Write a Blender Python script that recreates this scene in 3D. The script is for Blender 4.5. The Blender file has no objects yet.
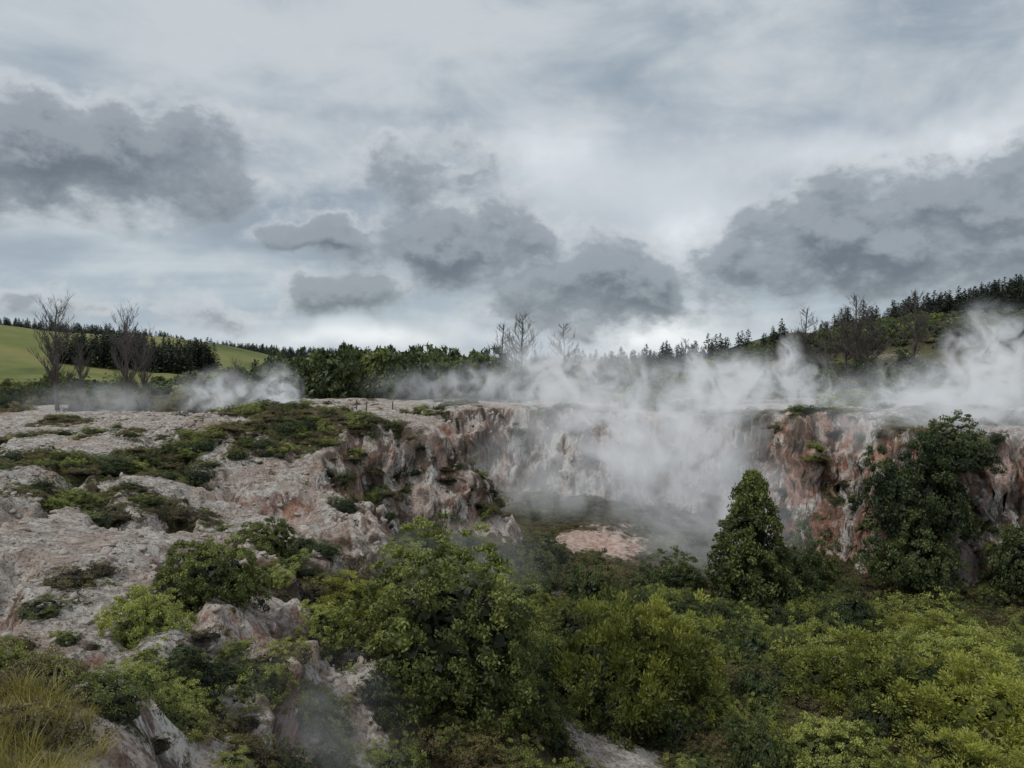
import bpy, math, random, time
import numpy as np
from mathutils import Vector
T0=time.time()
random.seed(7); rng=np.random.default_rng(7)
scene=bpy.context.scene
col=scene.collection

# ------------------------------------------------------------------ noise
def _h(ix,iy,seed):
    h=(ix*374761393+iy*668265263+seed*144269504)&0xffffffff
    h=((h^(h>>13))*1274126177)&0xffffffff
    h=(h^(h>>16))&0xffffffff
    h=(h*2246822519)&0xffffffff
    h=h^(h>>15)
    return (h&0xffffff)/float(0xffffff)
def vn(x,y,seed=0):
    fx=np.floor(x); fy=np.floor(y); ix=fx.astype(np.int64); iy=fy.astype(np.int64)
    tx=x-fx; ty=y-fy; tx=tx*tx*(3-2*tx); ty=ty*ty*(3-2*ty)
    a=_h(ix,iy,seed); b=_h(ix+1,iy,seed); c=_h(ix,iy+1,seed); d=_h(ix+1,iy+1,seed)
    return (a+(b-a)*tx)*(1-ty)+(c+(d-c)*tx)*ty
def fbm(x,y,s,seed=0,oc=4,g=0.5):
    x=np.asarray(x,float)/s; y=np.asarray(y,float)/s; a=1.;t=0.;n=0.
    for i in range(oc):
        t=t+a*vn(x+i*17.3,y-i*9.1,seed+i); n+=a; a*=g; x,y=x*1.6-y*1.2,x*1.2+y*1.6
    return t/n*2-1
def ss(a,b,x):
    t=np.clip((x-a)/(b-a),0,1); return t*t*(3-2*t)

# ------------------------------------------------------------------ terrain
RIM=np.array([(-3.6,3.5),(-4.7,7.5),(-5.9,11),(-6.4,14.5),(-6.2,18),(-7.4,22),(-7.0,26),(-7.0,31),(-10,35),(-9.2,41),(-4.8,45),(-4.4,49),(-9,56),(-8,60),(2,61),(8,58.5),(13,60),(17,57),(18,51),(22,48),(23.5,43.5),(29,44.5),(34,41.5),(46,41),(56,28),(54,8),(34,-8),(0,-10),(-3,-6)],float)
def sdist(x,y):
    d=np.full(x.shape,1e9); ins=np.zeros(x.shape,bool); n=len(RIM)
    for i in range(n):
        ax,ay=RIM[i]; bx,by=RIM[(i+1)%n]
        ex,ey=bx-ax,by-ay
        t=np.clip(((x-ax)*ex+(y-ay)*ey)/(ex*ex+ey*ey),0,1)
        d=np.minimum(d,(x-ax-ex*t)**2+(y-ay-ey*t)**2)
        c=((ay>y)!=(by>y))
        with np.errstate(divide='ignore',invalid='ignore'):
            xi=ax+(y-ay)*ex/(ey if ey!=0 else 1e-9)
        ins^=c&(x<xi)
    d=np.sqrt(d); return np.where(ins,d,-d)
def g2(x,y,cx,cy,sx,sy): return np.exp(-((x-cx)/sx)**2-((y-cy)/sy)**2)
def terrain(x,y,full=False):
    x=np.asarray(x,float); y=np.asarray(y,float)
    sd0=sdist(x,y)
    gul=1-np.abs(fbm(x,y,3.0,11,5,.6))
    nearf=ss(5,22,y)
    sd=sd0+(2.7*fbm(x,y,7,3,4)+2.4*(gul-0.78))*nearf
    r=np.hypot(x,y)
    P=-3.3+0*x
    winl=ss(8,13,y)*(1-ss(32,42,y))*(1-ss(-2,4,x))
    P=P-2.1*np.exp(-(np.maximum(-sd0,0)/6.5)**2)*winl
    P=P-0.3*(1-ss(4,12,r))
    P=P+(0.6*fbm(x,y,9,21,4)+0.36*fbm(x,y,2.4,22,6,.6))*ss(4,12,r)
    P=P-1.0*winl*np.clip(1-np.abs(fbm(x+0.3*y,y*0.5,4.5,25,5,.55))*6,0,1)*ss(0,5,-sd0+3)
    far=ss(66,110,y)
    P=P+far*1.0*fbm(x,y,22,31,4)
    P=P+1.0*g2(x,y,-13,42,6,5)+0.9*g2(x,y,31,50,14,3)
    # hills
    P=P+25*g2(x,y,-245,300,80,75)
    P=P+17.5*g2(x,y,-165,400,55,80)
    P=P+52*g2(x,y,-660,900,360,130)+12*g2(x,y,-330,700,170,90)
    P=P+33*g2(x,y,218,225,104,60)+9*g2(x,y,95,175,45,40)
    P=P+68*g2(x,y,570,1500,170,200)+14*g2(x,y,60,1700,700,200)+40*g2(x,y,1500,1500,700,300)
    P=P+ss(150,500,y)*4*fbm(x,y,110,41,4)
    F=-11.5+0.9*fbm(x,y,7,51,4)+0.35*fbm(x,y,2,52,3)
    F=F+0.5*ss(44,58,y)-1.1*ss(8,16,x)*ss(26,38,y)+1.5*g2(x,y,-5,28,4,9)+1.6*g2(x,y,-3.5,40,5,6)+2.0*g2(x,y,-1.8,20,3.2,4)+1.0*g2(x,y,4,25,4,3)
    w=3.4+1.8*fbm(x,y,10,61,2)
    gent=(1-ss(-2,2,x))*(1-ss(26,33,y))
    w=w+1.2*gent
    t1=ss(0,1,sd/w); t2=ss(0,1,sd/(w*3.2))
    k=0.84-0.26*gent
    pr=k*t1+(1-k)*t2
    pr=np.clip(pr+0.045*np.sin(pr*17+5*fbm(x,y,6,63,3))*np.clip(t1*(1-t1)*4,0,1),0,1)
    z=P+(F-P)*pr
    z=z+0.6*fbm(x,y,1.3,71,5,.6)*np.clip(t1*(1-t1)*4,0,1)
    if full: return z,sd,sd0,t1,winl
    return z

def axis(lo,hi,st,mn,mx,g):
    c=list(np.arange(lo,hi,st)); a=[];v=lo;s=st
    while v>mn: s*=g; v-=s; a.append(v)
    b=[];v=c[-1];s=st
    while v<mx: s*=g; v+=s; b.append(v)
    return np.array(a[::-1]+c+b)
X=axis(-24,38,0.10,-4500,4500,1.05)
Y=axis(5,62,0.09,-600,5000,1.04)
GX,GY=np.meshgrid(X,Y)
Z,SD,SD0,T1,WL=terrain(GX,GY,True)
ny,nx=GX.shape
cl=np.clip(T1*(1-T1)*4,0,1)
DX=GX+cl*0.8*fbm(GX*0.5+GY*0.4,Z*1.3,1.4,81,5,.6); DY=GY+cl*0.8*fbm(GX*0.7-GY*0.3,Z*1.2,1.5,83,5,.6)
def mesh_from(name,co,faces,mat,attrs=None,smooth=False,k=4):
    me=bpy.data.meshes.new(name)
    co=np.asarray(co,np.float32); faces=np.asarray(faces,np.int32)
    me.vertices.add(len(co)); me.vertices.foreach_set('co',co.ravel())
    me.loops.add(faces.size); me.loops.foreach_set('vertex_index',faces.ravel())
    me.polygons.add(len(faces)); me.polygons.foreach_set('loop_start',np.arange(0,faces.size,k,dtype=np.int32))
    if attrs:
        for an,av in attrs.items():
            a=me.attributes.new(an,'FLOAT','POINT'); a.data.foreach_set('value',np.asarray(av,np.float32).ravel())
    if smooth: me.polygons.foreach_set('use_smooth',np.ones(len(faces),bool))
    me.update(calc_edges=True); me.validate()
    if mat: me.materials.append(mat)
    return me
def obj(name,me,loc=(0,0,0),rot=(0,0,0),sc=(1,1,1),parent=None):
    o=bpy.data.objects.new(name,me); o.location=loc; o.rotation_euler=rot; o.scale=sc
    col.objects.link(o)
    if parent: o.parent=parent
    return o

# ------------------------------------------------------------------ node helper
class N:
    def __init__(s,nt): s.nt=nt; s.L=nt.links
    def n(s,t,**kw):
        nd=s.nt.nodes.new(t)
        for k,v in kw.items(): setattr(nd,k,v)
        return nd
    def put(s,sock,v):
        if v is None: return
        if hasattr(v,'is_output'): s.L.new(v,sock)
        else:
            if hasattr(sock.default_value,'__len__'):
                if not hasattr(v,'__len__'): v=[v]*len(sock.default_value)
                v=list(v)
                if len(v)==3 and len(sock.default_value)==4: v=v+[1]
            sock.default_value=v
    def m(s,op,a,b=None,c=None,clamp=False):
        nd=s.n('ShaderNodeMath',operation=op); nd.use_clamp=clamp
        s.put(nd.inputs[0],a); s.put(nd.inputs[1],b); s.put(nd.inputs[2],c); return nd.outputs[0]
    def v(s,op,a,b=None,scale=None):
        nd=s.n('ShaderNodeVectorMath',operation=op); s.put(nd.inputs[0],a); s.put(nd.inputs[1],b)
        if scale is not None: s.put(nd.inputs['Scale'],scale)
        return nd.outputs['Value'] if op in('DOT_PRODUCT','LENGTH') else nd.outputs['Vector']
    def noise(s,vec,scale,det=4,rough=.5,dist=0,col=False,lac=2.0):
        nd=s.n('ShaderNodeTexNoise'); s.put(nd.inputs['Vector'],vec); nd.inputs['Scale'].default_value=scale
        nd.inputs['Detail'].default_value=det; nd.inputs['Roughness'].default_value=rough; nd.inputs['Distortion'].default_value=dist
        nd.inputs['Lacunarity'].default_value=lac
        return nd.outputs['Color' if col else 'Fac']
    def ss(s,a,b,x):
        nd=s.n('ShaderNodeMapRange',interpolation_type='SMOOTHSTEP'); s.put(nd.inputs['Value'],x)
        s.put(nd.inputs['From Min'],a); s.put(nd.inputs['From Max'],b); return nd.outputs['Result']
    def mix(s,f,a,b):
        nd=s.n('ShaderNodeMix',data_type='RGBA'); s.put(nd.inputs[0],f); s.put(nd.inputs[6],a); s.put(nd.inputs[7],b); return nd.outputs[2]
    def attr(s,name): return s.n('ShaderNodeAttribute',attribute_name=name).outputs['Fac']
def newmat(name):
    m=bpy.data.materials.new(name); m.use_nodes=True; m.node_tree.nodes.clear()
    h=N(m.node_tree); out=h.n('ShaderNodeOutputMaterial'); return m,h,out

# ------------------------------------------------------------------ ground material
def ground_mat():
    m,h,out=newmat('ground_soil')
    pos=h.n('ShaderNodeNewGeometry').outputs['Position']
    veg=h.attr('veg'); wall=h.attr('wall'); past=h.attr('pasture'); pink=h.attr('pink'); scrub=h.attr('scrub')
    n1=h.noise(pos,0.5,5,.6); n2=h.noise(pos,2.2,7,.72); n3=h.noise(pos,11,4,.75)
    sand=h.mix(h.ss(.36,.60,n2),(.31,.255,.215),(.68,.63,.57))
    sand=h.mix(h.m('MULTIPLY',h.ss(.48,.60,n1),.65),sand,(.42,.31,.25))
    sand=h.mix(h.m('MULTIPLY',h.ss(.50,.60,n3),.8),sand,(.14,.11,.09))
    st=h.v('MULTIPLY',pos,(1,1,.45))
    w1=h.noise(st,0.6,5,.62,.6); w2=h.noise(st,1.2,7,.74,.5); w3=h.noise(h.v('ADD',h.v('MULTIPLY',pos,(1,1,.7)),(31,7,3)),0.4,6,.65)
    wc=h.mix(h.ss(.45,.55,w2),(.17,.125,.10),(.76,.70,.64))
    red=h.m('MULTIPLY',h.ss(.44,.55,w1),h.m('ADD',h.m('MULTIPLY',pink,.85),.15),clamp=True)
    wc=h.mix(red,wc,h.mix(h.ss(.35,.65,n2),(.24,.105,.065),(.66,.39,.29)))
    wc=h.mix(h.m('MULTIPLY',h.ss(.50,.58,w3),.75),wc,(.11,.085,.068))
    wc=h.mix(h.m('MULTIPLY',h.ss(.52,.62,n3),.65),wc,(.055,.045,.033))
    c=h.mix(wall,sand,wc)
    flo=h.mix(h.ss(.35,.65,n2),(.38,.235,.18),(.70,.53,.45))
    c=h.mix(h.m('MULTIPLY',pink,h.m('SUBTRACT',1,wall)),c,flo)
    vegc=h.mix(h.ss(.40,.60,n2),(.030,.028,.014),(.12,.118,.045))
    vegc=h.mix(h.m('MULTIPLY',h.ss(.48,.60,n1),.6),vegc,(.13,.09,.06))
    vegc=h.mix(h.m('MULTIPLY',h.ss(.50,.62,n3),.6),vegc,(.02,.018,.01))
    vf=h.ss(.42,.58,h.m('ADD',veg,h.m('MULTIPLY',h.m('SUBTRACT',h.noise(pos,1.3,7,.8),.5),2.1)))
    c=h.mix(vf,c,vegc)
    pc=h.mix(h.ss(.3,.7,h.noise(pos,.025,6,.65)),(.13,.17,.05),(.27,.25,.10))
    pc=h.mix(scrub,pc,h.mix(h.ss(.4,.6,h.noise(pos,.08,5,.7)),(.03,.04,.02),(.13,.125,.06)))
    c=h.mix(past,c,pc)
    b=h.n('ShaderNodeBsdfPrincipled'); h.put(b.inputs['Base Color'],c); b.inputs['Roughness'].default_value=.92; b.inputs['Specular IOR Level'].default_value=.15
    hh=h.m('ADD',h.m('MULTIPLY',n2,.5),h.m('MULTIPLY',n3,-.35))
    bp=h.n('ShaderNodeBump'); bp.inputs['Strength'].default_value=.9; bp.inputs['Distance'].default_value=.3; h.put(bp.inputs['Height'],hh)
    h.L.new(bp.outputs[0],b.inputs['Normal'])
    h.L.new(b.outputs[0],out.inputs[0]); return m
def veg_mask(x,y,sd,sd0,t1,wl):
    v=ss(.85,1.0,t1)*0.9
    v=v-0.85*g2(x,y,5.5,49,3.4,3.4)-1.0*g2(x,y,2.6,21.0,2.0,1.4)-0.8*g2(x,y,-5.0,17.0,1.8,1.2)-0.8*g2(x,y,8.5,21,2,.8)-.5*g2(x,y,1,37,3,1.5)
    v=v+0.35*fbm(x,y,3,91,4)*ss(.8,1,t1)
    out=1-ss(0,.25,t1)
    p=0.30+0.85*fbm(x,y,5,93,5)+0.5*ss(60,100,y)+.3*fbm(x,y,1.2,94,3)
    p=p-0.3*wl+.35*ss(15,20,x)*(y<60)
    p=p+0.5*g2(x,y,-19,30,6,5)+0.4*g2(x,y,-12,27,3,2)+0.4*g2(x,y,-11,41,4,4)+.6*g2(x,y,-9.3,16,1.6,3)+.4*g2(x,y,-15,24,3,1.5)+.4*g2(x,y,-9,22,1.2,3)+.4*g2(x,y,-22,38,9,3)
    v=v+out*p
    return np.clip(v,0,1)
VEG=veg_mask(GX,GY,SD,SD0,T1,WL)
gz=np.gradient(Z,axis=0)/np.gradient(GY,axis=0); gx_=np.gradient(Z,axis=1)/np.gradient(GX,axis=1)
slope=np.hypot(gz,gx_)
WALL=ss(.7,1.5,slope)*(GY<70)*(SD0>-4)
VEG=VEG*(1-0.85*WALL)+ WALL*0.5*ss(.05,.45,fbm(GX,GY+Z,2.5,95,4))
PINK=np.clip(0.4+1.3*fbm(GX,GY,8,97,3)+.45*ss(15,20,GX)+.9*g2(GX,GY,24,46,5,4)+.9*g2(GX,GY,-6,44,5,5)+.8*g2(GX,GY,-6.5,13,3,4)+.6*g2(GX,GY,-8,24,3,4),0,1)*WALL+(1-WALL)*np.clip(1.1*g2(GX,GY,5.5,49,3.5,3.5)+.35*fbm(GX,GY,4,98,4)*(T1>.8),0,1)
PAST=ss(120,200,GY)
SCRUB=np.clip(ss(-75,-40,GX)+ss(520,640,GY)+ss(.05,.35,fbm(GX,GY,50,99,5,.6))*.65,0,1)
me=mesh_from('ground',np.stack([DX,DY,Z],-1).reshape(-1,3),
   (lambda i:np.stack([i,i+1,i+nx+1,i+nx],-1).reshape(-1,4))((np.arange(ny-1)[:,None]*nx+np.arange(nx-1)[None,:])),
   ground_mat(),dict(veg=VEG,wall=WALL,pasture=PAST,pink=PINK,scrub=SCRUB),smooth=True)
ground=obj('ground',me)

# ------------------------------------------------------------------ foliage
def leaf_mat(name,dark,mid,light,trans=.25,var=.6):
    m,h,out=newmat(name)
    t=h.attr('tint'); r=h.n('ShaderNodeObjectInfo').outputs['Random']
    pos=h.n('ShaderNodeNewGeometry').outputs['Position']
    n=h.noise(pos,.35,2,.6)
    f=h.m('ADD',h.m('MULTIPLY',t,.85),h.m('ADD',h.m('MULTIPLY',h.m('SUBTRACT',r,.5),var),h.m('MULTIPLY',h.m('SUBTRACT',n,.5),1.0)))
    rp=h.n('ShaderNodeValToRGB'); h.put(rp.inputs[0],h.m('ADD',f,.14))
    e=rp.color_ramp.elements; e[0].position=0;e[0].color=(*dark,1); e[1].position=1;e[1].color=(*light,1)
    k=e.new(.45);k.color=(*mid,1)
    c=rp.outputs[0]
    b=h.n('ShaderNodeBsdfPrincipled'); h.put(b.inputs['Base Color'],c); b.inputs['Roughness'].default_value=.5; b.inputs['Specular IOR Level'].default_value=.4
    tr=h.n('ShaderNodeBsdfTranslucent'); h.put(tr.inputs[0],c)
    ms=h.n('ShaderNodeMixShader'); ms.inputs[0].default_value=trans
    h.L.new(b.outputs[0],ms.inputs[1]); h.L.new(tr.outputs[0],ms.inputs[2]); h.L.new(ms.outputs[0],out.inputs[0]); return m
M_shrub=leaf_mat('shrub_leaves',(.026,.033,.012),(.135,.16,.04),(.43,.46,.12))
M_brown=leaf_mat('heath_leaves',(.05,.038,.024),(.145,.118,.055),(.30,.265,.10))
M_yel=leaf_mat('fern_leaves',(.036,.046,.013),(.165,.185,.038),(.46,.47,.10),trans=.3)
M_dark=leaf_mat('dark_leaves',(.016,.026,.012),(.052,.074,.027),(.165,.20,.07))
M_tree=leaf_mat('conifer_leaves',(.016,.024,.012),(.07,.092,.028),(.23,.26,.07))
M_pine=leaf_mat('pine_needles',(.014,.022,.014),(.026,.038,.022),(.055,.07,.032),trans=.1)
M_dry=leaf_mat('dry_grass_blades',(.13,.12,.03),(.30,.27,.06),(.52,.45,.15),trans=.35)
def barkmat(name,c1,c2):
    m,h,out=newmat(name); pos=h.n('ShaderNodeNewGeometry').outputs['Position']
    c=h.mix(h.noise(pos,8,4,.6),c1,c2); b=h.n('ShaderNodeBsdfPrincipled'); h.put(b.inputs['Base Color'],c); b.inputs['Roughness'].default_value=.9
    h.L.new(b.outputs[0],out.inputs[0]); return m
M_bark=barkmat('bark',(.06,.045,.035),(.14,.11,.09)); M_greybark=barkmat('grey_bark',(.07,.06,.05),(.16,.135,.12)); M_stone=barkmat('sinter_stone',(.24,.19,.155),(.60,.53,.47))

def rdir(n):
    v=rng.normal(size=(n,3)); return v/np.linalg.norm(v,axis=1)[:,None]
def quads(cen,nrm,size,asp,tint,along=None):
    n=len(cen); a=rdir(n) if along is None else along
    u=a-nrm*np.sum(a*nrm,1)[:,None]; u/=np.linalg.norm(u,axis=1)[:,None]+1e-9
    v=np.cross(nrm,u)
    s=size[:,None]; l=u*s; w=v*s*asp
    co=np.stack([cen-l,cen+w-0.1*l,cen+l,cen-w-0.1*l],1)
    return co.reshape(-1,3),np.repeat(tint,4)
def tube(path,rad,k=5):
    V=[];F=[];path=[Vector(p) for p in path]
    for i,p in enumerate(path):
        d=(path[min(i+1,len(path)-1)]-path[max(i-1,0)]).normalized()
        a=d.orthogonal().normalized(); b=d.cross(a)
        for j in range(k):
            t=2*math.pi*j/k; V.append(p+(a*math.cos(t)+b*math.sin(t))*rad[i])
    for i in range(len(path)-1):
        for j in range(k): F.append((i*k+j,i*k+(j+1)%k,(i+1)*k+(j+1)%k,(i+1)*k+j))
    return V,F
class Acc:
    def __init__(s): s.co=[];s.f=[];s.t=[];s.mi=[];s.n=0
    def add(s,co,f,t,mi):
        co=np.asarray(co,float).reshape(-1,3); f=np.asarray(f,int).reshape(-1,4)
        s.co.append(co); s.f.append(f+s.n); s.t.append(np.broadcast_to(t,(len(co),))); s.mi.append(np.full(len(f),mi)); s.n+=len(co)
    def leaves(s,co,t): s.add(co,np.arange(len(co)).reshape(-1,4),t,0)
    def mesh(s,name,mats):
        me=mesh_from(name,np.concatenate(s.co),np.concatenate(s.f),None,dict(tint=np.concatenate(s.t)))
        for m in mats: me.materials.append(m)
        me.polygons.foreach_set('material_index',np.concatenate(s.mi).astype(np.int32)); return me
def bush(name,dim,nc,lpc,leaf,mat,cr=(.16,.3),asp=.5,lump=.18,core=.72,up=.35,base=-.15,stems=True,style='round',lift=0):
    """uneven crown made of leaf clumps; a thin inner layer of leaves, tinted dark like shade, closes the gaps"""
    A=Acc(); dx,dy,dz=dim; ph=rng.uniform(0,50)
    d=rdir(nc*3); d=d[d[:,2]>base][:nc]; n=len(d)
    if style=='cone':
        hgt=rng.uniform(0.03,1,n)**1.1; rr=(1-hgt)**.62*(.62+.58*rng.random(n)); an=rng.uniform(0,2*np.pi,n)
        c=np.stack([rr*np.cos(an)*dx,rr*np.sin(an)*dy,hgt*dz],1); sz=rng.uniform(*cr,n)*min(dx,dy)*(1.1-.5*hgt)
        outd=np.stack([np.cos(an),np.sin(an),.6+0*an],1)
    else:
        rad=(1+lump*2*fbm(d[:,0]*2+ph,d[:,1]*2+d[:,2],.7,5,3))*np.where(rng.random(n)<.75,rng.uniform(.82,1.1,n),rng.uniform(.5,.82,n))
        c=d*rad[:,None]*np.array([dx,dy,dz]); sz=rng.uniform(*cr,n)*min(dx,dy); outd=d
    outd=outd/np.linalg.norm(outd,axis=1)[:,None]
    k=np.repeat(np.arange(n),lpc); m=len(k)
    ld=rdir(m)+outd[k]*.9+np.array([0,0,up]); ld/=np.linalg.norm(ld,axis=1)[:,None]
    pos=c[k]+ld*sz[k][:,None]*rng.uniform(.35,1.08,m)[:,None]*np.array([1,1,.8])
    nr=ld*.7+rdir(m)*.8; nr/=np.linalg.norm(nr,axis=1)[:,None]
    ct=rng.random(n)
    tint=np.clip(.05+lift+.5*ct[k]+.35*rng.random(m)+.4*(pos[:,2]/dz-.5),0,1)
    al=None
    if style=='spiky': al=ld+rdir(m)*.5; nr=np.cross(al,rdir(m)); nr/=np.linalg.norm(nr,axis=1)[:,None]+1e-9
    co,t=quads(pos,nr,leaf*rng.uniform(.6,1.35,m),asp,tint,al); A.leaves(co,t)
    # inner foliage instead of a solid body, interior shade put into its dark tint
    q=1100; di=rdir(q*2); di=di[di[:,2]>-.2][:q]; q=len(di); rr=(core*(.55+.45*rng.random(q)))
    if style=='cone':
        hh=rng.random(q); an=rng.uniform(0,6.28,q); ri=(1-hh)**.7*.62*np.sqrt(rng.random(q)); ci=np.stack([ri*np.cos(an)*dx,ri*np.sin(an)*dy,hh*dz*.93],1)
    else: ci=di*rr[:,None]*np.array([dx,dy,dz])
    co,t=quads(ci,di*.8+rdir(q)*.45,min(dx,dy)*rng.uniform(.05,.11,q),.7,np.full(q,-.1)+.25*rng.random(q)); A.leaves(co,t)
    if stems:
        for i in range(7):
            a=rng.uniform(0,6.28); e=np.array([math.cos(a)*dx*.6,math.sin(a)*dy*.6,dz*.7])
            V,F=tube([(0,0,-.3*dz),tuple(e*.5*np.array([.6,.6,1.])),tuple(e)],[.04*dx,.028*dx,.008*dx],5); A.add([tuple(v) for v in V],F,0,1)
    return A.mesh(name,[mat,M_bark])

def scatter(name,protos,pts,scl,rot):
    c=bpy.data.collections.new(name+'_parts')
    for i,p in enumerate(protos):
        o=bpy.data.objects.new('%s_part_%02d'%(name,i),p); c.objects.link(o)
    n=len(pts); me=bpy.data.meshes.new(name); me.vertices.add(n); me.vertices.foreach_set('co',np.asarray(pts,np.float32).ravel())
    for an,av in(('scl',scl),('rot',rot)):
        a=me.attributes.new(an,'FLOAT_VECTOR','POINT'); a.data.foreach_set('vector',np.asarray(av,np.float32).ravel())
    a=me.attributes.new('idx','INT','POINT'); a.data.foreach_set('value',rng.integers(0,len(protos),n).astype(np.int32))
    o=obj(name,me)
    ng=bpy.data.node_groups.new(name+'_gn','GeometryNodeTree')
    ng.interface.new_socket('Geometry',in_out='INPUT',socket_type='NodeSocketGeometry'); ng.interface.new_socket('Geometry',in_out='OUTPUT',socket_type='NodeSocketGeometry')
    nd=ng.nodes; gi=nd.new('NodeGroupInput'); go=nd.new('NodeGroupOutput'); ip=nd.new('GeometryNodeInstanceOnPoints'); ci=nd.new('GeometryNodeCollectionInfo')
    ci.inputs['Collection'].default_value=c; ci.inputs['Separate Children'].default_value=True; ci.inputs['Reset Children'].default_value=True
    def at(nm,ty):
        q=nd.new('GeometryNodeInputNamedAttribute'); q.data_type=ty; q.inputs['Name'].default_value=nm; return q.outputs['Attribute']
    L=ng.links; L.new(gi.outputs[0],ip.inputs['Points']); L.new(ci.outputs[0],ip.inputs['Instance']); ip.inputs['Pick Instance'].default_value=True
    L.new(at('idx','INT'),ip.inputs['Instance Index']); L.new(at('scl','FLOAT_VECTOR'),ip.inputs['Scale'])
    e2r=nd.new('FunctionNodeEulerToRotation'); L.new(at('rot','FLOAT_VECTOR'),e2r.inputs[0]); L.new(e2r.outputs[0],ip.inputs['Rotation'])
    L.new(ip.outputs[0],go.inputs[0])
    md=o.modifiers.new('instances','NODES'); md.node_group=ng; return o
def sc3(s,zr=(.7,1.2)):
    n=len(s); return np.stack([s*rng.uniform(.85,1.2,n),s*rng.uniform(.85,1.2,n),s*rng.uniform(*zr,n)],1)
def rz(n,tilt=.12): return np.stack([rng.normal(0,tilt,n),rng.normal(0,tilt,n),rng.uniform(0,6.28,n)],1)

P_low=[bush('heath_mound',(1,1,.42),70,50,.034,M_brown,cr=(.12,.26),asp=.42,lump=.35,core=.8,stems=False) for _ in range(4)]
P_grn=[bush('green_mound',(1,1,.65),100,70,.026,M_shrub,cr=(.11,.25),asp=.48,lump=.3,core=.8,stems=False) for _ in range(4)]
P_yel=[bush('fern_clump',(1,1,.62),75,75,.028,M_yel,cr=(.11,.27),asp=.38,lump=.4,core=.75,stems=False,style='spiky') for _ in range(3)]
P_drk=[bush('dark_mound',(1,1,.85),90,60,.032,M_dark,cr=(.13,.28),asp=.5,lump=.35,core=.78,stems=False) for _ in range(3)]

def pts_in(n,x0,x1,y0,y1): return rng.uniform(x0,x1,n),rng.uniform(y0,y1,n)
def vegat(x,y):
    z,sd,sd0,t1,wl=terrain(x,y,True); return z,veg_mask(x,y,sd,sd0,t1,wl),t1,sd0
# crater-floor heath
x,y=pts_in(8000,-14,46,8,60); z,v,t1,sd0=vegat(x,y)
k=((t1>.93)|((t1>.3)&(x<-1)&(y<31)))&(v>.40+.35*rng.random(len(x))-.45*(x<-1)*(y<31)); x,y,z=x[k],y[k],z[k]
s=rng.uniform(.3,.95,len(x))*(1+.5*fbm(x,y,6,101,3))*(.65+.35*ss(14,30,y))*(1-.35*ss(34,44,y)); kind=fbm(x,y,4,103,4)+rng.normal(0,.25,len(x))-.35*ss(34,44,y)
for nm,pr,q,zr in(('heath_groundcover',P_low,kind<.08,(.6,1.1)),('low_green_shrubs',P_grn+P_drk[:2],(kind>=.08)&(kind<.44),(.7,1.4)),('fern_undergrowth',P_yel,kind>=.44,(.6,1.3))):
    scatter(nm,pr,np.stack([x[q],y[q],z[q]-.05],1),sc3(s[q],zr),rz(q.sum()))
# medium shrubs, kept apart so each mound reads on its own
x,y=pts_in(900,-8,42,11,38); z,v,t1,sd0=vegat(x,y); k=(v>.5)&(t1>.8)&((np.abs(x/y+.1)>.09)|(y>26))&(sd0>2.0)
rr=rng.uniform(.55,1.7,len(x))*(.6+.4*ss(14,28,y)); keep=[]
for i in np.where(k)[0]:
    if all((x[i]-x[j])**2+(y[i]-y[j])**2>(.72*(rr[i]+rr[j]))**2 for j in keep): keep.append(i)
keep=np.array(keep); x,y,z,rr=x[keep],y[keep],z[keep],rr[keep]
scatter('crater_shrubs',P_grn+P_drk+P_grn+P_yel[:1],np.stack([x,y,z-.1],1),sc3(rr,(1.1,1.75)),rz(len(x),.08))
# cliff-hanging plants
x,y=pts_in(13000,-14,46,12,62); z,v,t1,sd0=vegat(x,y)
k=(t1>.04)&(t1<.93)&(fbm(x,y+z,3,111,3)>.10-.2*ss(12,18,x)); x,y,z=x[k],y[k],z[k]
scatter('cliff_plants',P_low+P_drk+P_grn[:2],np.stack([x,y,z],1),sc3(.1+.62*rng.random(len(x))**2,(.6,1)),rz(len(x),.4))
# plateau mats
x,y=pts_in(16000,-60,75,9,100); x2,y2=pts_in(9000,-26,8,11,60); x=np.append(x,x2); y=np.append(y,y2); z,v,t1,sd0=vegat(x,y)
k=(t1<.05)&(v>.42+.25*rng.random(len(x)))&(np.hypot(x,y)>11); x,y,z=x[k],y[k],z[k]
scatter('plateau_heath',P_low+P_grn[:2]+P_drk[:1],np.stack([x,y,z-.04],1),sc3(.12+.6*rng.random(len(x))**2,(.4,1.0)),rz(len(x)))
# loose stones and crust fragments
def stone(sd):
    nu,nv=8,5; A=Acc(); uu,vv=np.meshgrid(np.linspace(0,2*np.pi,nu,endpoint=False),np.linspace(-1.45,1.45,nv))
    c=np.stack([np.cos(uu)*np.cos(vv),np.sin(uu)*np.cos(vv),np.sin(vv)*.6],-1).reshape(-1,3)*rng.uniform(.7,1.2,(nu*nv,1))
    F=[(i*nu+j,i*nu+(j+1)%nu,(i+1)*nu+(j+1)%nu,(i+1)*nu+j) for i in range(nv-1) for j in range(nu)]
    A.add(c,F,0,0); return A.mesh('stone',[M_stone])
ST=[stone(i) for i in range(5)]
x,y=pts_in(60000,-30,10,8,60); z,v,t1,sd0=vegat(x,y); k=(v<.5)&(t1<.8)&(rng.random(len(x))<.25+.5*(fbm(x,y,3,131,3)>.1)); x,y,z=x[k],y[k],z[k]
scatter('loose_stones',ST,np.stack([x,y,z],1),sc3(.02+.15*rng.random(len(x))**4,(.6,1)),rz(len(x),.4))

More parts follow.
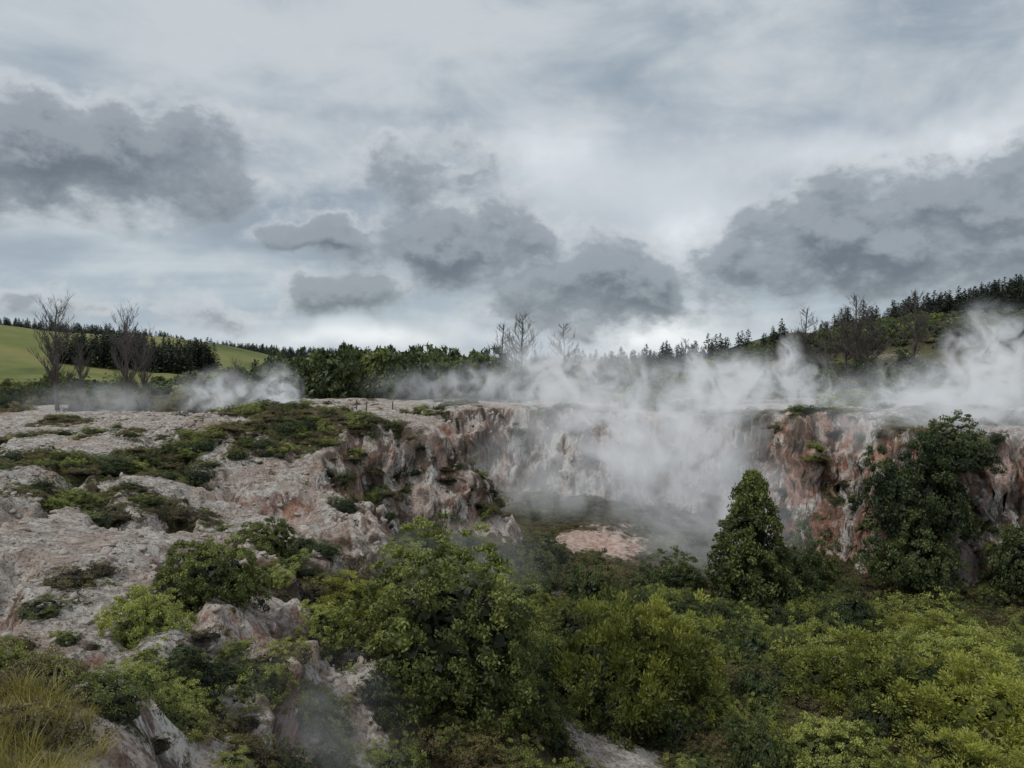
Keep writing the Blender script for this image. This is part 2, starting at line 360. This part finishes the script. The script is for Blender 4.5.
# ------------------------------------------------------------------ individual shrubs and trees
B_round=[bush('round_shrub',(1,1,.95),280,85,.026,M_shrub,cr=(.09,.18),lump=.13,lift=.10,core=.8) for _ in range(2)]
B_big=[bush('big_shrub',(1,1,1.5),400,105,.022,M_shrub,cr=(.08,.18),lump=.14,lift=.2,core=.8)]
B_fern=[bush('fern_shrub',(1,1,.8),250,105,.026,M_yel,cr=(.10,.24),asp=.4,lump=.4,style='spiky',lift=.06,core=.75) for _ in range(2)]
B_dark=[bush('dark_shrub',(1,1,1),240,75,.034,M_dark,cr=(.12,.24),lump=.3,core=.8) for _ in range(2)]
B_cone=[bush('conical_tree',(1,1,2.8),330,70,.038,M_tree,cr=(.15,.32),style='cone')]
def put(name,me,x,y,s,zs=1,dz=0):
    z=float(terrain(np.array([x]),np.array([y]))[0])
    return obj(name,me,(x,y,z-.08*s+dz),(0,0,random.uniform(0,6.28)),(s*random.uniform(.95,1.08),s*random.uniform(.95,1.08),s*zs))
put('round_shrub',B_round[0],-7.3,15.0,.82,1.25); put('round_shrub',B_round[1],-7.2,18.0,1.2,1.1); put('round_shrub',B_round[0],-7.9,24.2,.95,1.2); put('round_shrub',B_round[1],-5.0,19.5,1.0,.9)
put('round_shrub',B_big[0],-1.7,19.5,2.25,1.05); put('round_shrub',B_round[0],.3,28,1.4,1.4); put('round_shrub',B_round[0],-5,35,1.2)
put('fern_shrub',B_fern[0],3.0,24.5,2.5,1.4); put('fern_shrub',B_fern[1],5.0,25.6,2.0,1.4); put('fern_shrub',B_fern[1],12,27,2.4,.9); put('fern_shrub',B_fern[0],15.5,24.5,2.5,.9); put('fern_shrub',B_fern[1],12.5,20.5,2.0,.9)
put('fern_shrub',B_fern[0],18,32,2.2,.8); put('fern_shrub',B_fern[1],-5.2,31,1.7,.7); put('fern_shrub',B_fern[0],-5.2,23.5,1.3,.8)
put('round_shrub',B_round[1],9.2,21.5,1.4,1.1); put('round_shrub',B_round[0],6.8,31,1.5,1); put('round_shrub',B_round[0],17,28,1.6,1)
put('conical_tree',B_cone[0],11.9,37.5,2.15,1.2)
put('broadleaf_tree',B_dark[0],21.8,41.0,2.2,1.6,3.2); put('broadleaf_tree',B_dark[1],24.0,41.0,1.8,1.1,4.0); put('broadleaf_tree',B_dark[0],21.2,40.0,1.9,1.4,1.2); put('broadleaf_tree',B_dark[1],26.2,38.0,1.8,1.5,0.4)
put('dark_shrub',B_dark[1],14.8,41,1.6,1.6); put('dark_shrub',B_dark[0],-5.8,13.4,.6); put('dark_shrub',B_dark[1],8.5,40,1.6,1); put('dark_shrub',B_dark[0],1.5,41,1.3,.8); put('dark_shrub',B_dark[0],16.6,42.8,1.5,2.0)

B_far=[bush('far_bush',(1,1,1.0),60,28,.11,M_dark,cr=(.22,.4),lump=.35,stems=False) for _ in range(4)]+[bush('far_bush_g',(1,1,.9),60,28,.11,M_shrub,cr=(.22,.4),lump=.35,stems=False)]
def zat(x,y): return terrain(x,y)
x=rng.uniform(-32,0,460); y=rng.uniform(84,118,460); hh=ss(-32,-20,x)*(1-ss(-10,2,x)*.5); s=rng.uniform(1.0,2.2,460)*(.75+.45*hh)
scatter('native_bush',B_far[:4]+B_far,np.stack([x,y,zat(x,y)+.8],1),sc3(s,(1.1,1.8)),rz(460,.05))
n=1500; x=rng.uniform(-120,170,n); y=rng.uniform(95,230,n); k=(fbm(x,y,25,121,3)>-.25)&~((x<-35)&(y>120)); x,y=x[k],y[k]; s=rng.uniform(.8,2.4,len(x))
scatter('scrub_belt',B_far,np.stack([x,y,zat(x,y)],1),sc3(s,(.7,1.2)),rz(len(x),.05))
n=5000; x=rng.uniform(60,340,n); y=rng.uniform(140,260,n); k=(fbm(x,y,18,127,4)>-.15); x,y=x[k],y[k]
scatter('hillside_scrub',B_far+P_low[:2],np.stack([x,y,zat(x,y)],1),sc3(rng.uniform(.8,2.4,len(x)),(.6,1.1)),rz(len(x),.05))
x=rng.uniform(10,75,700); y=rng.uniform(62,100,700); k=fbm(x,y,12,122,3)>-.1; x,y=x[k],y[k]
scatter('plateau_shrubs',B_far+P_low+P_grn,np.stack([x,y,zat(x,y)],1),sc3(rng.uniform(.5,1.3,len(x)),(.6,1)),rz(len(x),.05))
x=rng.uniform(-75,-22,520); y=rng.uniform(55,115,520); k=fbm(x,y,9,123,3)>-.1; x,y=x[k],y[k]
scatter('brown_shrubs',P_low+P_low+P_drk,np.stack([x,y,zat(x,y)],1),sc3(rng.uniform(.5,1.6,len(x)),(.9,1.9)),rz(len(x),.05))

def pine(seed):
    A=Acc(); n=26
    for i in range(n):
        t=i/(n-1); z=.12+.88*t; r=.23*(1-t)**.75+.015; m=int(22*(1-t))+5
        an=rng.uniform(0,6.28,m); rr=r*rng.uniform(.35,1.15,m)
        c=np.stack([rr*np.cos(an),rr*np.sin(an),z-.25*rr+rng.normal(0,.012,m)],1)
        al=np.stack([np.cos(an),np.sin(an),-.25+0*an],1); nr=np.stack([rng.normal(0,.5,m),rng.normal(0,.5,m),np.ones(m)],1); nr/=np.linalg.norm(nr,axis=1)[:,None]
        co,tt=quads(c,nr,rng.uniform(.03,.06,m)*(1.2-.5*t),.5,rng.random(m)*.9,al); A.leaves(co,tt)
    V,F=tube([(0,0,-.05),(0,0,.5),(0,0,.97)],[.018,.012,.003],5); A.add([tuple(v) for v in V],F,0,1)
    return A.mesh('pine',[M_pine,M_bark])
PN=[pine(i) for i in range(4)]
def pines(name,x,y,h):
    s=rng.uniform(*h,len(x)); scatter(name,PN,np.stack([x,y,zat(x,y)],1),np.stack([s*1.1,s*1.1,s],1),rz(len(x),.03))
n=5500; x=rng.uniform(-1100,-30,n); y=rng.uniform(640,920,n); k=(x/y<-.14); pines('pine_forest',x[k],y[k],(9,17))
n=7500; x=rng.uniform(80,420,n); y=rng.uniform(200,320,n); k=(x/y>.50)|((x/y>.42)&(rng.random(n)<.4)); pines('hillside_pine_forest',x[k],y[k],(4,10))
n=500; x=rng.uniform(5,110,n); y=rng.uniform(200,300,n); pines('pine_row',x,y,(4,8.5))
n=160; x=rng.uniform(-156,-112,n); y=275+rng.uniform(-18,18,n); pines('shelter_belt',x,y,(6,12))

def bare_tree(name,seed,H=8,spread=.35,up=.5,nb=34,conif=True):
    r=random.Random(seed); A=Acc()
    def addt(p,rad,k=5):
        V,F=tube(p,rad,k); A.add([tuple(v) for v in V],F,0,0)
    tr=[(0,0,-.3)]; 
    for i in range(1,9): tr.append((tr[-1][0]+r.uniform(-.1,.1),tr[-1][1]+r.uniform(-.1,.1),H*i/8))
    addt(tr,[.16*H/8*(1-i/8.6)+.02 for i in range(9)],7)
    def grow(p,d,L,rad,dep):
        pts=[p];q=Vector(p);dd=Vector(d)
        for i in range(4):
            dd=(dd+Vector((r.uniform(-.18,.18),r.uniform(-.18,.18),r.uniform(-.02,.18)))).normalized(); q=q+dd*L/4; pts.append(tuple(q))
        addt(pts,[rad,rad*.85,rad*.7,rad*.55,rad*.35],4 if dep else 5)
        if dep<2:
            for i in range(6 if dep==0 else 5):
                b=Vector(pts[r.randint(1,4)]); nd=(dd+Vector((r.uniform(-.8,.8),r.uniform(-.8,.8),r.uniform(-.1,.7)))).normalized()
                grow(tuple(b),nd,L*r.uniform(.3,.6),rad*.6,dep+1)
    for i in range(nb):
        t=r.uniform(.18,.98); a=r.uniform(0,6.28); k=t*8; i0=min(int(k),7); f=k-i0
        p=Vector(tr[i0]).lerp(Vector(tr[i0+1]),f)
        if conif: L=H*spread*(1.08-t)*r.uniform(.6,1.1)+.25; d=(math.cos(a),math.sin(a),up*r.uniform(.4,1.2))
        else: L=H*spread*(1.1-.6*t)*r.uniform(.6,1.1); d=(math.cos(a)*.8,math.sin(a)*.8,up*2.2*r.uniform(.6,1.2))
        grow(tuple(p),Vector(d).normalized(),L,.036*H/8*(1.4-t),0)
    return A.mesh(name,[M_greybark])
BT=[bare_tree('bare_tree',3,nb=54),bare_tree('bare_tree',5,spread=.38,up=.8,nb=54),bare_tree('bare_tree',9,conif=False,nb=46,spread=.3)]
def bt(m,x,y,H):
    z=float(zat(np.array([x]),np.array([y]))[0]); obj('bare_tree',BT[m],(x,y,z),(0,0,random.uniform(0,6)),(H/8,H/8,H/8))
for m,px,d,H in((0,503,112,11),(1,524,110,12),(0,563,116,10.5),(0,686,140,8.4),(0,806,130,12.5),(1,858,128,14),(0,845,135,12),(0,868,130,12),(1,912,134,14),(0,826,140,10)):
    bt(m,(px-512)/759*d,d,H)
bt(2,-36,60,8.2); bt(2,-29.5,58,7.4); bt(2,-31,64,6); bt(2,-24,66,4); bt(2,-37.5,66,5)

def grass():
    A=Acc(); m=60
    for i in range(m):
        a=rng.uniform(0,6.28); b=np.array([math.cos(a),math.sin(a),0])*rng.uniform(0,.16); L=rng.uniform(.15,.5); ln=rng.uniform(.2,1.0)
        d=np.array([math.cos(a),math.sin(a),0]); w=np.array([-math.sin(a),math.cos(a),0])*.004
        P=[b,b+d*ln*L*.35+np.array([0,0,L*.55]),b+d*ln*L+np.array([0,0,L*.85])]
        A.add([P[0]-w,P[0]+w,P[1]+w*.8,P[1]-w*.8, P[1]-w*.8,P[1]+w*.8,P[2]+w*.15,P[2]-w*.15],[(0,1,2,3),(4,5,6,7)],rng.random(),0)
    return A.mesh('grass_tuft',[M_dry])
GT=[grass() for _ in range(3)]
x,y=pts_in(1300,-9,-3,5,8.1); z,v,t1,sd0=vegat(x,y); k=(t1<.5)&(x/y<-.565+.03*rng.normal(size=len(x))); x,y,z=x[k],y[k],z[k]
scatter('dry_grass',GT,np.stack([x,y,z],1),sc3(rng.uniform(.3,.75,len(x))),rz(len(x),.25))
x,y=pts_in(170,-11,-3.5,7,14); z,v,t1,sd0=vegat(x,y)
scatter('bank_shrubs',P_low+P_grn[:3]+P_yel[:1],np.stack([x,y,z-.05],1),sc3(rng.uniform(.2,.5,170)),rz(170))

# short white-capped marker posts beside the track on the rim
def post():
    A=Acc(); V,F=tube([(0,0,-.2),(0,0,.85)],[.05,.045],8); A.add([tuple(v) for v in V],F,0,0)
    V,F=tube([(0,0,.78),(0,0,.80),(0,0,.98),(0,0,1.02)],[.047,.07,.07,.02],8); A.add([tuple(v) for v in V],F,0,1)
    return A.mesh('marker_post',[M_bark,M_stone])
PM=post()
for x,y in((-11.6,60.5),(-9.6,61),(-12.9,63)):
    obj('marker_post',PM,(x,y,float(zat(np.array([x]),np.array([y]))[0])))

# ------------------------------------------------------------------ steam
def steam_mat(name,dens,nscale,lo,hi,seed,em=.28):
    m,h,out=newmat(name)
    oc=h.n('ShaderNodeTexCoord').outputs['Object']; pos=h.n('ShaderNodeNewGeometry').outputs['Position']
    f=h.ss(1.0,.1,h.v('LENGTH',oc))
    p=h.v('ADD',pos,(seed*7.1,seed*3.3,0))
    n=h.noise(p,nscale,3,.62,1.5)
    d=h.m('MULTIPLY',h.m('MULTIPLY',f,h.ss(lo,hi,n)),dens)
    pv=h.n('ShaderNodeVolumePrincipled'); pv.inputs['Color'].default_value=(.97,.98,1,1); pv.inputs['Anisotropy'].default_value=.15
    pv.inputs['Emission Color'].default_value=(.95,.98,1,1); h.put(pv.inputs['Emission Strength'],h.m('MULTIPLY',d,em))  # added glow brightens the steam, standing in for multiple scattering
    h.put(pv.inputs['Density'],d); h.L.new(pv.outputs[0],out.inputs['Volume'])
    try: m.cycles.volume_step_rate=2.0
    except Exception as e: print('step',e)
    return m
import bmesh
def ico():
    me=bpy.data.meshes.new('steam_plume'); b=bmesh.new(); bmesh.ops.create_icosphere(b,subdivisions=3,radius=1); b.to_mesh(me); b.free(); return me
_s=[0]
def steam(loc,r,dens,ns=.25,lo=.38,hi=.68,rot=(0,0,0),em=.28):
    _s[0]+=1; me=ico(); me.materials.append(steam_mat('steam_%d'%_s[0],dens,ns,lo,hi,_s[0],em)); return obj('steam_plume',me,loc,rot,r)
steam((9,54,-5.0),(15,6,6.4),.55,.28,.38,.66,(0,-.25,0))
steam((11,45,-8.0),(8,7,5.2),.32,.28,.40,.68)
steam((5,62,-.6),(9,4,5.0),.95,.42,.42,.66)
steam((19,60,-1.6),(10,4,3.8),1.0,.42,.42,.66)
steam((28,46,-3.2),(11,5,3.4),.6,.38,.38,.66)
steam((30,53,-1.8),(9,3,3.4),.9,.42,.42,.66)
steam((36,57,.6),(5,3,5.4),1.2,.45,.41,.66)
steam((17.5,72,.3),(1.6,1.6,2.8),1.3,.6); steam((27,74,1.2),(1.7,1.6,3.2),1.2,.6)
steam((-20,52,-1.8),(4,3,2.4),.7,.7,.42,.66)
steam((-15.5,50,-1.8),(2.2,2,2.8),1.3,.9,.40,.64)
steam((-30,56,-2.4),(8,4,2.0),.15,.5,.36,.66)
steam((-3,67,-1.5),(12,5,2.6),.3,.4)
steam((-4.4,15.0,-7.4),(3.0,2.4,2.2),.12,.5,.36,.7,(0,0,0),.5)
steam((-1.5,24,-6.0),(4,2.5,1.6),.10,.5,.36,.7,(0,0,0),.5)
print('steam',time.time()-T0)

# ------------------------------------------------------------------ world / clouds
SUN_EL,SUN_AZ=58,-125
w=bpy.data.worlds.new('World'); scene.world=w; w.use_nodes=True; nt=w.node_tree; nt.nodes.clear(); h=N(nt)
def ang(px,py):
    u=(px-512)/759; v=(370-py)/759; return math.atan(u),math.atan(v/math.sqrt(1+u*u))
BL=[(50,150,150,48,1.0),(185,145,75,26,.6),(325,238,50,20,1.0),(430,165,75,34,.65),(330,296,70,15,.8),(440,255,75,38,1.05),(510,240,50,30,.8),(600,285,95,40,1.05),(540,300,80,24,.8),(560,322,70,15,.5),(690,285,50,24,.65),(770,262,60,34,.85),(860,250,110,44,1.15),(950,195,120,34,.95),(1010,272,50,30,1.0),(120,305,130,12,.5),(540,190,60,20,.3)]
ng=bpy.data.node_groups.new('cloud_density','ShaderNodeTree')
ng.interface.new_socket('P',in_out='INPUT',socket_type='NodeSocketVector'); ng.interface.new_socket('D',in_out='OUTPUT',socket_type='NodeSocketFloat')
g=N(ng); gi=g.n('NodeGroupInput'); go=g.n('NodeGroupOutput'); P=gi.outputs[0]
Ps=g.v('MULTIPLY',P,(1,1.4,1))
wv=g.v('SUBTRACT',g.noise(Ps,8,4,.55,col=True),(.5,.5,.5))
Pw=g.v('ADD',P,g.v('MULTIPLY',wv,(.22,.10,0)))
tot=None
for px,py,rx,ry,s in BL:
    a,e=ang(px,py)
    q=g.v('MULTIPLY',g.v('SUBTRACT',Pw,(a,e,0)),(759/rx,759/ry,0))
    t=g.m('MULTIPLY',g.m('EXPONENT',g.m('MULTIPLY',g.v('DOT_PRODUCT',q,q),-.65)),s)
    tot=t if tot is None else g.m('SMOOTH_MAX',tot,t,.25)
fn=g.noise(g.v('ADD',Ps,g.v('SCALE',wv,None,.03)),12,7,.6)
amp=g.m('ADD',.45,g.m('MULTIPLY',g.ss(.02,.5,tot),1.35))
D=g.m('ADD',tot,g.m('MULTIPLY',g.m('SUBTRACT',fn,.5),amp))
g.put(go.inputs[0],D)
dirv=h.v('NORMALIZE',h.n('ShaderNodeTexCoord').outputs['Generated'])
sx=h.n('ShaderNodeSeparateXYZ'); h.put(sx.inputs[0],dirv); dx,dy,dz=sx.outputs
az=h.m('ARCTAN2',dx,dy); el=h.m('ARCSINE',dz)
cb=h.n('ShaderNodeCombineXYZ'); h.put(cb.inputs[0],az); h.put(cb.inputs[1],el); PP=cb.outputs[0]
def Dn(off):
    gn=h.n('ShaderNodeGroup'); gn.node_tree=ng; h.put(gn.inputs[0],h.v('ADD',PP,off)); return gn.outputs[0]
D0=Dn((0,0,0)); D1=Dn((-.004,.016,0))
mask=h.ss(.10,.66,D0)
pl=h.v('SCALE',dirv,None,h.m('DIVIDE',1,h.m('ADD',h.m('ABSOLUTE',dz),.16)))
hi1=h.noise(h.v('MULTIPLY',pl,(.5,1.0,1)),1.1,4,.5,.6); hi2=h.noise(h.v('MULTIPLY',PP,(1,2.0,1)),4.5,6,.56,.4)
hf=h.ss(.40,.62,h.m('ADD',h.m('MULTIPLY',hi1,.5),h.m('MULTIPLY',hi2,.5)))
base=h.mix(hf,(.29,.355,.425),(.59,.64,.67))
hor=h.ss(.22,.02,el)
base=h.mix(h.m('MULTIPLY',hor,.45),base,(.57,.66,.73))
wb=h.v('MULTIPLY',h.v('SUBTRACT',h.noise(PP,9,3,.6,col=True),(.5,.5,.5)),(.16,.07,0)); PB=h.v('ADD',PP,wb)
def bl(px,py,rx,ry):
    a,e=ang(px,py); q=h.v('MULTIPLY',h.v('SUBTRACT',PB,(a,e,0)),(759/rx,759/ry,0)); return h.m('EXPONENT',h.m('MULTIPLY',h.v('DOT_PRODUCT',q,q),-1))
for a in((655,337,70,24,1.0),(385,335,110,12,.8),(700,235,55,40,.7),(600,180,150,55,.5),(930,145,130,22,.7),(1000,225,60,16,.8),(540,150,50,30,.4),(440,205,40,10,.4)):
    base=h.mix(h.m('MULTIPLY',bl(*a[:4]),a[4]),base,(.95,.98,1.0))
rel=h.m('SUBTRACT',D0,D1)
lit=h.ss(-.22,.28,rel)
dc=h.mix(h.ss(.30,1.0,D0),(.32,.36,.395),(.13,.155,.185))
dc=h.mix(h.m('MULTIPLY',lit,.7),dc,(.38,.42,.455))
sky=h.mix(h.m('MULTIPLY',mask,.95),base,dc)
rim=h.m('MULTIPLY',h.ss(.12,.34,D0),h.ss(.62,.38,D0)); sky=h.mix(h.m('MULTIPLY',h.m('MULTIPLY',rim,lit),.4),sky,(.80,.83,.85))
st=h.n('ShaderNodeTexSky',sky_type='NISHITA'); st.sun_disc=False; st.sun_elevation=math.radians(SUN_EL); st.sun_rotation=math.radians(SUN_AZ)
b1=h.n('ShaderNodeBackground'); h.L.new(st.outputs[0],b1.inputs[0]); b1.inputs[1].default_value=.1
b2=h.n('ShaderNodeBackground'); h.put(b2.inputs[0],sky); b2.inputs[1].default_value=1.0
mx=h.n('ShaderNodeMixShader'); mx.inputs[0].default_value=.92; h.L.new(b1.outputs[0],mx.inputs[1]); h.L.new(b2.outputs[0],mx.inputs[2])
wo=h.n('ShaderNodeOutputWorld'); h.L.new(mx.outputs[0],wo.inputs[0])

sl=bpy.data.lights.new('sun','SUN'); sl.energy=1.5; sl.angle=math.radians(12); sl.color=(1,.96,.9)
so=bpy.data.objects.new('sun',sl); col.objects.link(so)
e,a=math.radians(SUN_EL),math.radians(SUN_AZ)
sv=Vector((math.sin(a)*math.cos(e),math.cos(a)*math.cos(e),math.sin(e))); so.rotation_euler=sv.to_track_quat('Z','Y').to_euler()

cam=bpy.data.cameras.new('camera'); cam.sensor_width=36; cam.lens=36*759/1024; cam.clip_end=20000; cam.clip_start=.1
co=bpy.data.objects.new('camera',cam); col.objects.link(co); co.rotation_euler=(math.radians(90-1.06),0,0); scene.camera=co
scene.view_settings.view_transform='Standard'; scene.view_settings.look='None'; scene.view_settings.exposure=0
print('total',time.time()-T0)
